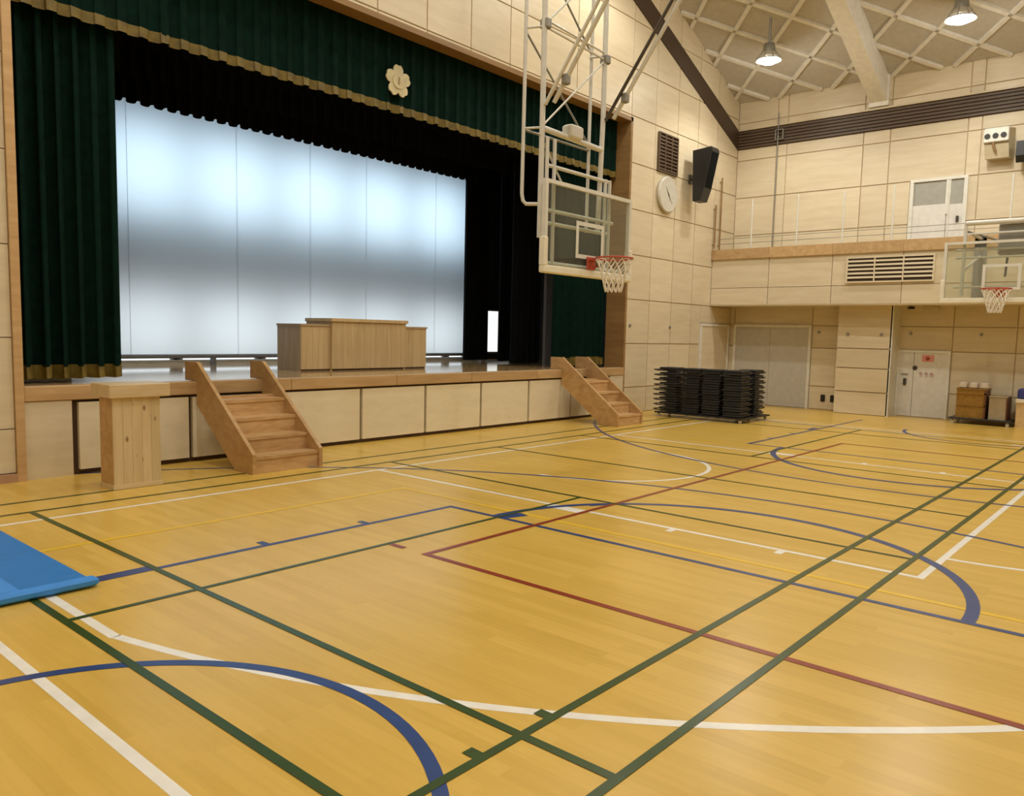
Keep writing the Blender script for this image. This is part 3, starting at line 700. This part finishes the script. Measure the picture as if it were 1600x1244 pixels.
# wall goal on the balcony
h2 = hoop('basketball_hoop', 'glass basketball hoop on brackets in front of the far balcony', (16.1, 2.68, 0), -PI/2)
part = hoop_board(h2)
for xx in (-.62, .62):
    part(MB().tube([(xx, .05, 3.62), (xx, 1.46, 3.62)], .03, 8), 'arm', 'steel'); part(MB().tube([(xx, .05, 2.9), (xx, 1.46, 3.3)], .025, 8), 'arm', 'steel')
    part(MB().tube([(xx, .07, 2.45), (xx, .07, 3.75)], .03, 8), 'board_upright', 'steel')
part(MB().tube([(-.62, .07, 3.75), (.62, .07, 3.75)], .045, 8).tube([(-.62, .07, 3.56), (.62, .07, 3.56)], .02, 8), 'top_bar', 'steel')
for z in (3.14, 3.28, 2.62): part(MB().tube([(-.75, .08, z), (.75, .08, z)], .02, 8), 'board_rail', 'steel')
part(MB().tube([(-.62, .1, 3.62), (-.2, .9, 3.5), (.62, 1.4, 3.6)], .02, 6), 'diagonal_brace', 'grey_steel')
part(MB().bevbox(-.12, .34, .14, .5, 3.18, 3.74, .03), 'winch_box', 'grey_steel')
part(MB().tube([(.02, .3, 3.2), (.02, .2, 2.8)], .02, 6), 'crank', 'dark_steel')
part(MB().box(-.72, -.52, 1.40, 1.449, 2.5, 3.68).box(.52, .72, 1.40, 1.449, 2.5, 3.68), 'wall_plate', 'grey_steel')

# ============================================================ THINGS ON THE WALLS
# clock
t = thing('wall_clock', 'large round white clock under the brown vent on the stage wall', 'clock', (15.25, YF, 4.66))
c = (15.25, YF, 4.66)
MB().lathe([(.36, -.012), (.385, -.07), (.36, -.095), (.335, -.085)], c, 36, 'y').build('clock_rim', 'clock_rim', t)
MB().lathe([(.335, -.08), (.335, -.075)], c, 36, 'y').build('clock_face', 'clock', t)
mk = MB()
for k in range(12):
    a = 2*PI*k/12; r0, r1 = (.245, .305); sx_, cx_ = math.sin(a), math.cos(a); q = .011
    mk.prism([(c[0]+sx_*r0-cx_*q, YF-.084, c[2]+cx_*r0+sx_*q), (c[0]+sx_*r1-cx_*q, YF-.084, c[2]+cx_*r1+sx_*q), (c[0]+sx_*r1+cx_*q, YF-.084, c[2]+cx_*r1-sx_*q), (c[0]+sx_*r0+cx_*q, YF-.084, c[2]+cx_*r0-sx_*q)], (0, .004, 0))
mk.build('hour_marks', 'grey_steel', t)
for ang, ln, wd, nm in ((-38, .19, .02, 'hour_hand'), (140, .24, .015, 'minute_hand')):
    a = math.radians(ang); s_, c_ = math.sin(a), math.cos(a)
    MB().prism([(c[0]-c_*wd-s_*.04, YF-.09, c[2]+s_*wd-c_*.04), (c[0]+s_*ln, YF-.09, c[2]+c_*ln), (c[0]+c_*wd-s_*.04, YF-.09, c[2]-s_*wd-c_*.04)], (0, .003, 0)).build(nm, 'dark_steel', t)
# vent on the stage wall
t = thing('wall_vent', 'square brown slatted vent above the clock on the stage wall', 'vent', (15.26, YF, 5.5))
vx0, vx1, vz0, vz1 = 14.87, 15.67, 5.11, 5.92
bx(vx0, vx1, YF-.012, YF, vz0, vz1).build('backing', 'band', t)
MB().box(vx0, vx1, YF-.05, YF, vz1-.025, vz1).box(vx0, vx1, YF-.05, YF, vz0, vz0+.025).box(vx0, vx0+.025, YF-.05, YF, vz0+.025, vz1-.025).box(vx1-.025, vx1, YF-.05, YF, vz0+.025, vz1-.025).build('frame', 'slat', t)
for k in range(10): bx(vx0+.025, vx1-.025, YF-.045, YF-.012, vz0+.045+.074*k, vz0+.077+.074*k).build('slat', 'slat', t)
for k in (1, 2): bx(vx0+(vx1-vx0)*k/3-.012, vx0+(vx1-vx0)*k/3+.012, YF-.05, YF-.012, vz0+.025, vz1-.025).build('mullion', 'slat', t)
# vent in the balcony front
t = thing('balcony_vent', 'long louvred vent in the balcony front, left of the far hoop', 'vent', (17.55, 4.93, 2.86))
bx(17.535, 17.548, 4.10, 5.77, 2.86, 3.36).build('backing', 'band', t)
MB().box(17.50, 17.548, 4.08, 5.79, 3.35, 3.38).box(17.50, 17.548, 4.08, 5.79, 2.84, 2.87).box(17.50, 17.548, 4.08, 4.11, 2.87, 3.35).box(17.50, 17.548, 5.76, 5.79, 2.87, 3.35).build('frame', 'panel', t)
for k in range(5): MB().prism([(17.50, 4.11, 2.93+.085*k), (17.502, 4.11, 2.955+.085*k), (17.535, 4.11, 2.975+.085*k), (17.535, 4.11, 2.95+.085*k)], (0, 1.65, 0)).build('slat', 'panel', t)
for yy in (4.66, 5.22): bx(17.498, 17.535, yy-.012, yy+.012, 2.87, 3.35).build('mullion', 'panel', t)
# loudspeaker on the stage wall
t = thing('wall_loudspeaker', 'black loudspeaker tilted down from the stage wall, right of the clock', 'loudspeaker', (16.2, YF, 5.3))
SX0, SX1 = 16.06, 16.40
MB().prism([(SX0, 8.72, 4.62), (SX0, 8.76, 5.72), (SX0, 8.32, 5.76), (SX0, 8.29, 5.68), (SX0, 8.45, 4.88), (SX0, 8.54, 4.62)], (SX1-SX0, 0, 0)).build('cabinet', 'black_plastic', t)
MB().prism([(SX0+.03, 8.293, 5.65), (SX0+.03, 8.285, 5.65), (SX0+.03, 8.439, 4.90), (SX0+.03, 8.447, 4.90)], (SX1-SX0-.06, 0, 0)).build('grille', 'black', t)
MB().box(16.25, 16.38, 8.90, 8.94, 5.05, 5.25).tube([(16.3, 8.90, 5.15), (16.3, 8.74, 5.15)], .03, 8).build('wall_bracket', 'dark_steel', t)
# floodlight box on the far wall
t = thing('sensor_box', 'beige metal box with three dark lenses high on the far wall', 'wall fixture', (XR, 3.33, 5.3))
MB().prism([(XR-.01, 3.06, 5.30), (XR-.22, 3.10, 5.30), (XR-.28, 3.12, 5.62), (XR-.30, 3.12, 5.86), (XR-.01, 3.06, 5.90)], (0, .42, 0)).build('housing', 'beige_metal', t)
MB().bevbox(XR-.33, XR-.28, 3.11, 3.55, 5.60, 5.88, .015).build('lens_plate', 'white', t)
for k in range(3): MB().lathe([(.052, -.02), (.052, 0)], (XR-.325, 3.48-.14*k, 5.72), 14, 'x').build('lens', 'black_plastic', t)
MB().tube([(XR-.30, 3.38, 5.6), (XR-.31, 3.36, 5.5), (XR-.29, 3.33, 5.42)], .025, 8).build('hook', 'lining', t)
t = thing('small_loudspeaker', 'small black loudspeaker beside the beige lens box at the photo\'s right edge', 'loudspeaker', (XR, 2.8, 5.2))
MB().prism([(XR-.42, 2.60, 5.27), (XR-.40, 2.60, 5.55), (XR-.12, 2.60, 5.55), (XR-.18, 2.60, 5.18), (XR-.32, 2.60, 5.15)], (0, .36, 0)).build('cabinet', 'black_plastic', t)
bx(XR-.20, XR, 2.72, 2.84, 5.33, 5.42).build('wall_bracket', 'dark_steel', t)
# balcony railing
t = thing('balcony_railing', 'slim white posts with thin cables along the balcony edge', 'railing', (17.85, 5, 3.69))
for yy in (8.12, 7.04, 6.03, 5.02, 3.98, 2.9, 1.8): MB().tube([(17.85, yy, 3.45), (17.85, yy, 4.86)], .018, 6).build('post', 'white', t)
for z in (3.86, 3.98): MB().tube([(17.85, 8.93, z), (17.85, -3, z)], .007, 5).build('cable', 'grey_steel', t)
# wall rail by the balcony end and a conduit on the far wall
t = thing('wall_rail', 'pair of slim dark vertical rails on the stage wall at the balcony end', 'rail', (17.7, YF, 3.7))
for xx, z0, z1 in ((17.78, 3.72, 5.42), (17.52, 3.72, 4.75)):
    MB().tube([(xx, YF-.06, z0), (xx, YF-.06, z1)], .018, 6).build('rail', 'lining', t)
    for z in (z0+.1, z1-.1): MB().tube([(xx, YF-.06, z), (xx, YF, z)], .012, 6).build('bracket', 'lining', t)
t = thing('conduit', 'thin conduit with a small box on the dark band of the far wall', 'conduit', (XR-.06, 7.88, 6.5))
MB().tube([(XR-.08, 7.90, 3.5), (XR-.08, 7.90, 6.95)], .014, 6).build('pipe', 'grey_steel', t)
MB().box(XR-.12, XR-.06, 7.76, 7.96, 6.54, 6.56).box(XR-.12, XR-.06, 7.76, 7.96, 6.32, 6.34).box(XR-.12, XR-.06, 7.94, 7.96, 6.34, 6.54).box(XR-.12, XR-.06, 7.76, 7.78, 6.34, 6.54).build('guard', 'grey_steel', t)
# small fixtures under the balcony
tag(MB().lathe([(.02, .06), (.07, .045), (.075, 0)], (18.3, 4.66, 2.315), 16).build('dome_camera', 'black_plastic'), 'small black dome under the balcony above the white door', 'camera')
tag(MB().bevbox(18.25, 18.35, 4.12, 4.42, 2.27, 2.375, .012).build('sign_box', 'beige_metal'), 'small pale box under the balcony above the white door', 'sign box')
t = thing('wall_socket', 'small black twin socket low on the wall between grey door and pier', 'socket', (XR, 6.4, .25))
for yy in (6.52, 6.30): MB().bevbox(XR-.03, XR, yy-.05, yy+.05, .19, .35, .008).build('socket_plate', 'black_plastic', t)

# ---- ceiling lamps in view
def lamp(x, y, label):
    z = roof(x)-.88
    t = thing('high_bay_lamp', label, 'ceiling lamp', (x, y, z), 'high bay lamps under the ceiling')
    MB().tube([(x, y, z+.2), (x, y, roof(x)-.09)], .03, 8).build('stem', 'grey_steel', t)
    MB().lathe([(.06, .30), (.11, .28), (.13, .12), (.13, .10)], (x, y, z), 20).build('housing', 'grey_steel', t)
    MB().lathe([(.13, .11), (.20, .03), (.25, -.06), (.245, -.06), (.195, .02), (.12, .10)], (x, y, z), 24).build('reflector', M['refl'], t)
    MB().lathe([(.12, .04), (.21, -.03), (.22, -.06), (.12, -.12), (.03, -.135)], (x, y, z), 24).build('lens', 'lens', t)
    g_ = MB()
    for k in range(8):
        a = 2*PI*k/8; g_.tube([(x+.14*math.cos(a), y+.14*math.sin(a), z+.12), (x+.26*math.cos(a), y+.26*math.sin(a), z-.06)], .006, 4)
    g_.tube([(x+.262*math.cos(2*PI*i/24), y+.262*math.sin(2*PI*i/24), z-.06) for i in range(24)], .008, 5, True)
    g_.build('cage', 'grey_steel', t)
M['refl'] = plain('aluminium_reflector', (.75, .73, .68), .3, .6)
lamp(16.3, 7.22, 'caged bright lamp under the ceiling left of the white rafter')
lamp(16.3, 3.66, 'bright lamp under the ceiling at the top edge right of the rafter')

# ============================================================ THINGS ON THE FLOOR
# blue mat
t = thing('gym_mat', 'blue vinyl gym mat lying at the left edge of the floor', 'mat', (1.0, 5.9, 0))
MB().bevbox(.1, 1.90, 5.0, 6.9, .004, .055, .012).build('mat_body', 'mat_blue', t)
MB().bevbox(.1, 1.93, 4.97, 5.06, .012, .06, .012).build('edge_binding', 'mat_edge', t)
MB().bevbox(.1, 1.52, 5.055, 5.50, .05, .062, .005).build('fold_strip', 'mat_edge', t)

# stacks of folded chairs on low dollies
def chair_parts(root):
    def p(mb, n_, m_): return mb.build(n_, m_, root, xf=Matrix.Identity(4))
    p(MB().bevbox(-.19, .19, -.185, .185, .048, .094, .010), 'seat', 'seat')
    p(MB().bevbox(-.195, .02, -.18, .18, .004, .044, .010), 'backrest', 'seat')
    f = MB()
    for sg in (-1, 1):
        f.tube([(-.17, sg*.165, .03), (.24, sg*.165, .03), (.33, sg*.155, .042)], .012, 6)
    f.tube([(.10, -.165, .03), (.10, .165, .03)], .011, 6); f.tube([(.325, -.155, .042), (.325, .155, .042)], .010, 6)
    p(f, 'frame', 'chair_steel')
proto = None
ords = ['topmost', 'second', 'third', 'fourth', 'fifth', 'sixth', 'seventh', 'eighth', 'ninth']
stacks = [(14.25, 8.02, PI/2), (14.25, 7.51, 0), (14.25, 7.07, 0), (14.25, 6.62, 0), (14.92, 6.64, 0)]
nst = ['leftmost stack', 'stack second from the left', 'middle stack', 'stack fourth from the left', 'rightmost stack']
PITCH = .100
for si, (cx, cy, rz) in enumerate(stacks):
    for k in range(9):
        lab = (f'topmost folded black chair of the {nst[si]}' if k == 8 else f'folded black chair, {ords[8-k]} from the top of the {nst[si]}')
        if proto is None:
            o = thing('folding_chair', lab, 'chair', (cx, cy, .12)); chair_parts(o); proto = o
        else:
            o = proto.copy(); C.objects.link(o)
            for ch in list(proto.children):
                c2 = ch.copy(); C.objects.link(c2); c2.parent = o
        o.location = (cx+random.uniform(-.012, .012), cy+random.uniform(-.012, .012), .105+PITCH*k); o.rotation_euler = (0, 0, rz)
        o['label'] = lab; o['category'] = 'chair'; o['group'] = 'folded black chairs in stacks by the stage'
def dolly(name, x0, x1, y0, y1, label, h=.10, mat='black_plastic'):
    t = thing(name, label, 'dolly', ((x0+x1)/2, (y0+y1)/2, 0))
    MB().bevbox(x0, x1, y0, y1, h-.03, h, .006).build('deck', mat, t)
    for xx in (x0+.07, x1-.07):
        for yy in (y0+.07, y1-.07):
            c_ = MB().lathe([(.032, -.012), (.034, 0), (.032, .012)], (xx, yy, .034), 14, 'x').build('caster', 'white', t)
            MB().box(xx-.018, xx+.018, yy-.012, yy+.012, .05, h-.03).build('fork', 'grey_steel', c_)
    return t
dolly('chair_dolly', 14.02, 14.60, 6.38, 8.28, 'low dark dolly carrying the four front chair stacks')
dolly('chair_dolly', 14.68, 15.36, 6.40, 6.88, 'low dark dolly carrying the rightmost chair stack')

# cart with crate by the white door
dolly('flat_trolley', 17.85, 18.5, 2.62, 3.72, 'dark flat trolley under the brown crate by the far wall', .12)
t = thing('brown_crate', 'brown wooden crate with three white blocks on it, by the white door', 'crate', (18.2, 3.35, .121))
a0_, a1_, b0, b1 = 17.95, 18.42, 3.09, 3.61
bx(a0_, a0_+.02, b0, b1, .121, .69).build('front_board', 'crate', t); bx(a1_-.02, a1_, b0, b1, .121, .69).build('rear_board', 'crate', t)
for yy in (b0, b1-.02): bx(a0_+.02, a1_-.02, yy, yy+.02, .121, .69).build('side_board', 'crate_dark', t)
bx(a0_-.012, a1_+.012, b0-.012, b1+.012, .69, .715).build('lid', 'crate', t)
bx(a0_-.014, a0_, b0, b1, .60, .635).build('rail', 'crate', t); bx(a0_-.014, a0_, b0, b1, .36, .385).build('rail', 'crate', t); bx(a0_-.014, a0_, b0, b0+.03, .125, .69).build('corner_post', 'crate_dark', t)
for k, nm in enumerate(('left', 'middle', 'right')):
    tag(MB().bevbox(18.0, 18.18, 3.45-.19*k, 3.59-.19*k, .7155, .835, .02).build('white_block', 'cup'), f'small white block on the brown crate, {nm} of three', 'block', 'white blocks on the brown crate')
t = thing('beige_box', 'beige box standing right of the brown crate on the trolley', 'box', (18.2, 2.88, .121))
bx(17.96, 18.4, 2.74, 3.03, .121, .56).build('body', 'beige', t); bx(17.955, 18.405, 2.72, 2.74, .121, .575).build('edge_board', 'crate_dark', t)
MB().bevbox(17.95, 18.41, 2.715, 3.04, .56, .59, .006).build('lid', 'beige', t)
t = thing('blue_lidded_box', 'light wooden box with a dark blue top at the photo\'s right edge', 'box', (18.2, 2.35, 0))
bx(17.97, 18.42, 2.15, 2.57, 0, .48).build('body', 'lightwood', t); MB().bevbox(17.95, 18.44, 2.13, 2.59, .48, .56, .01).build('rim', 'cup', t)
MB().bevbox(17.97, 18.42, 2.15, 2.57, .56, .76, .03).build('blue_top', 'blue_lid', t)
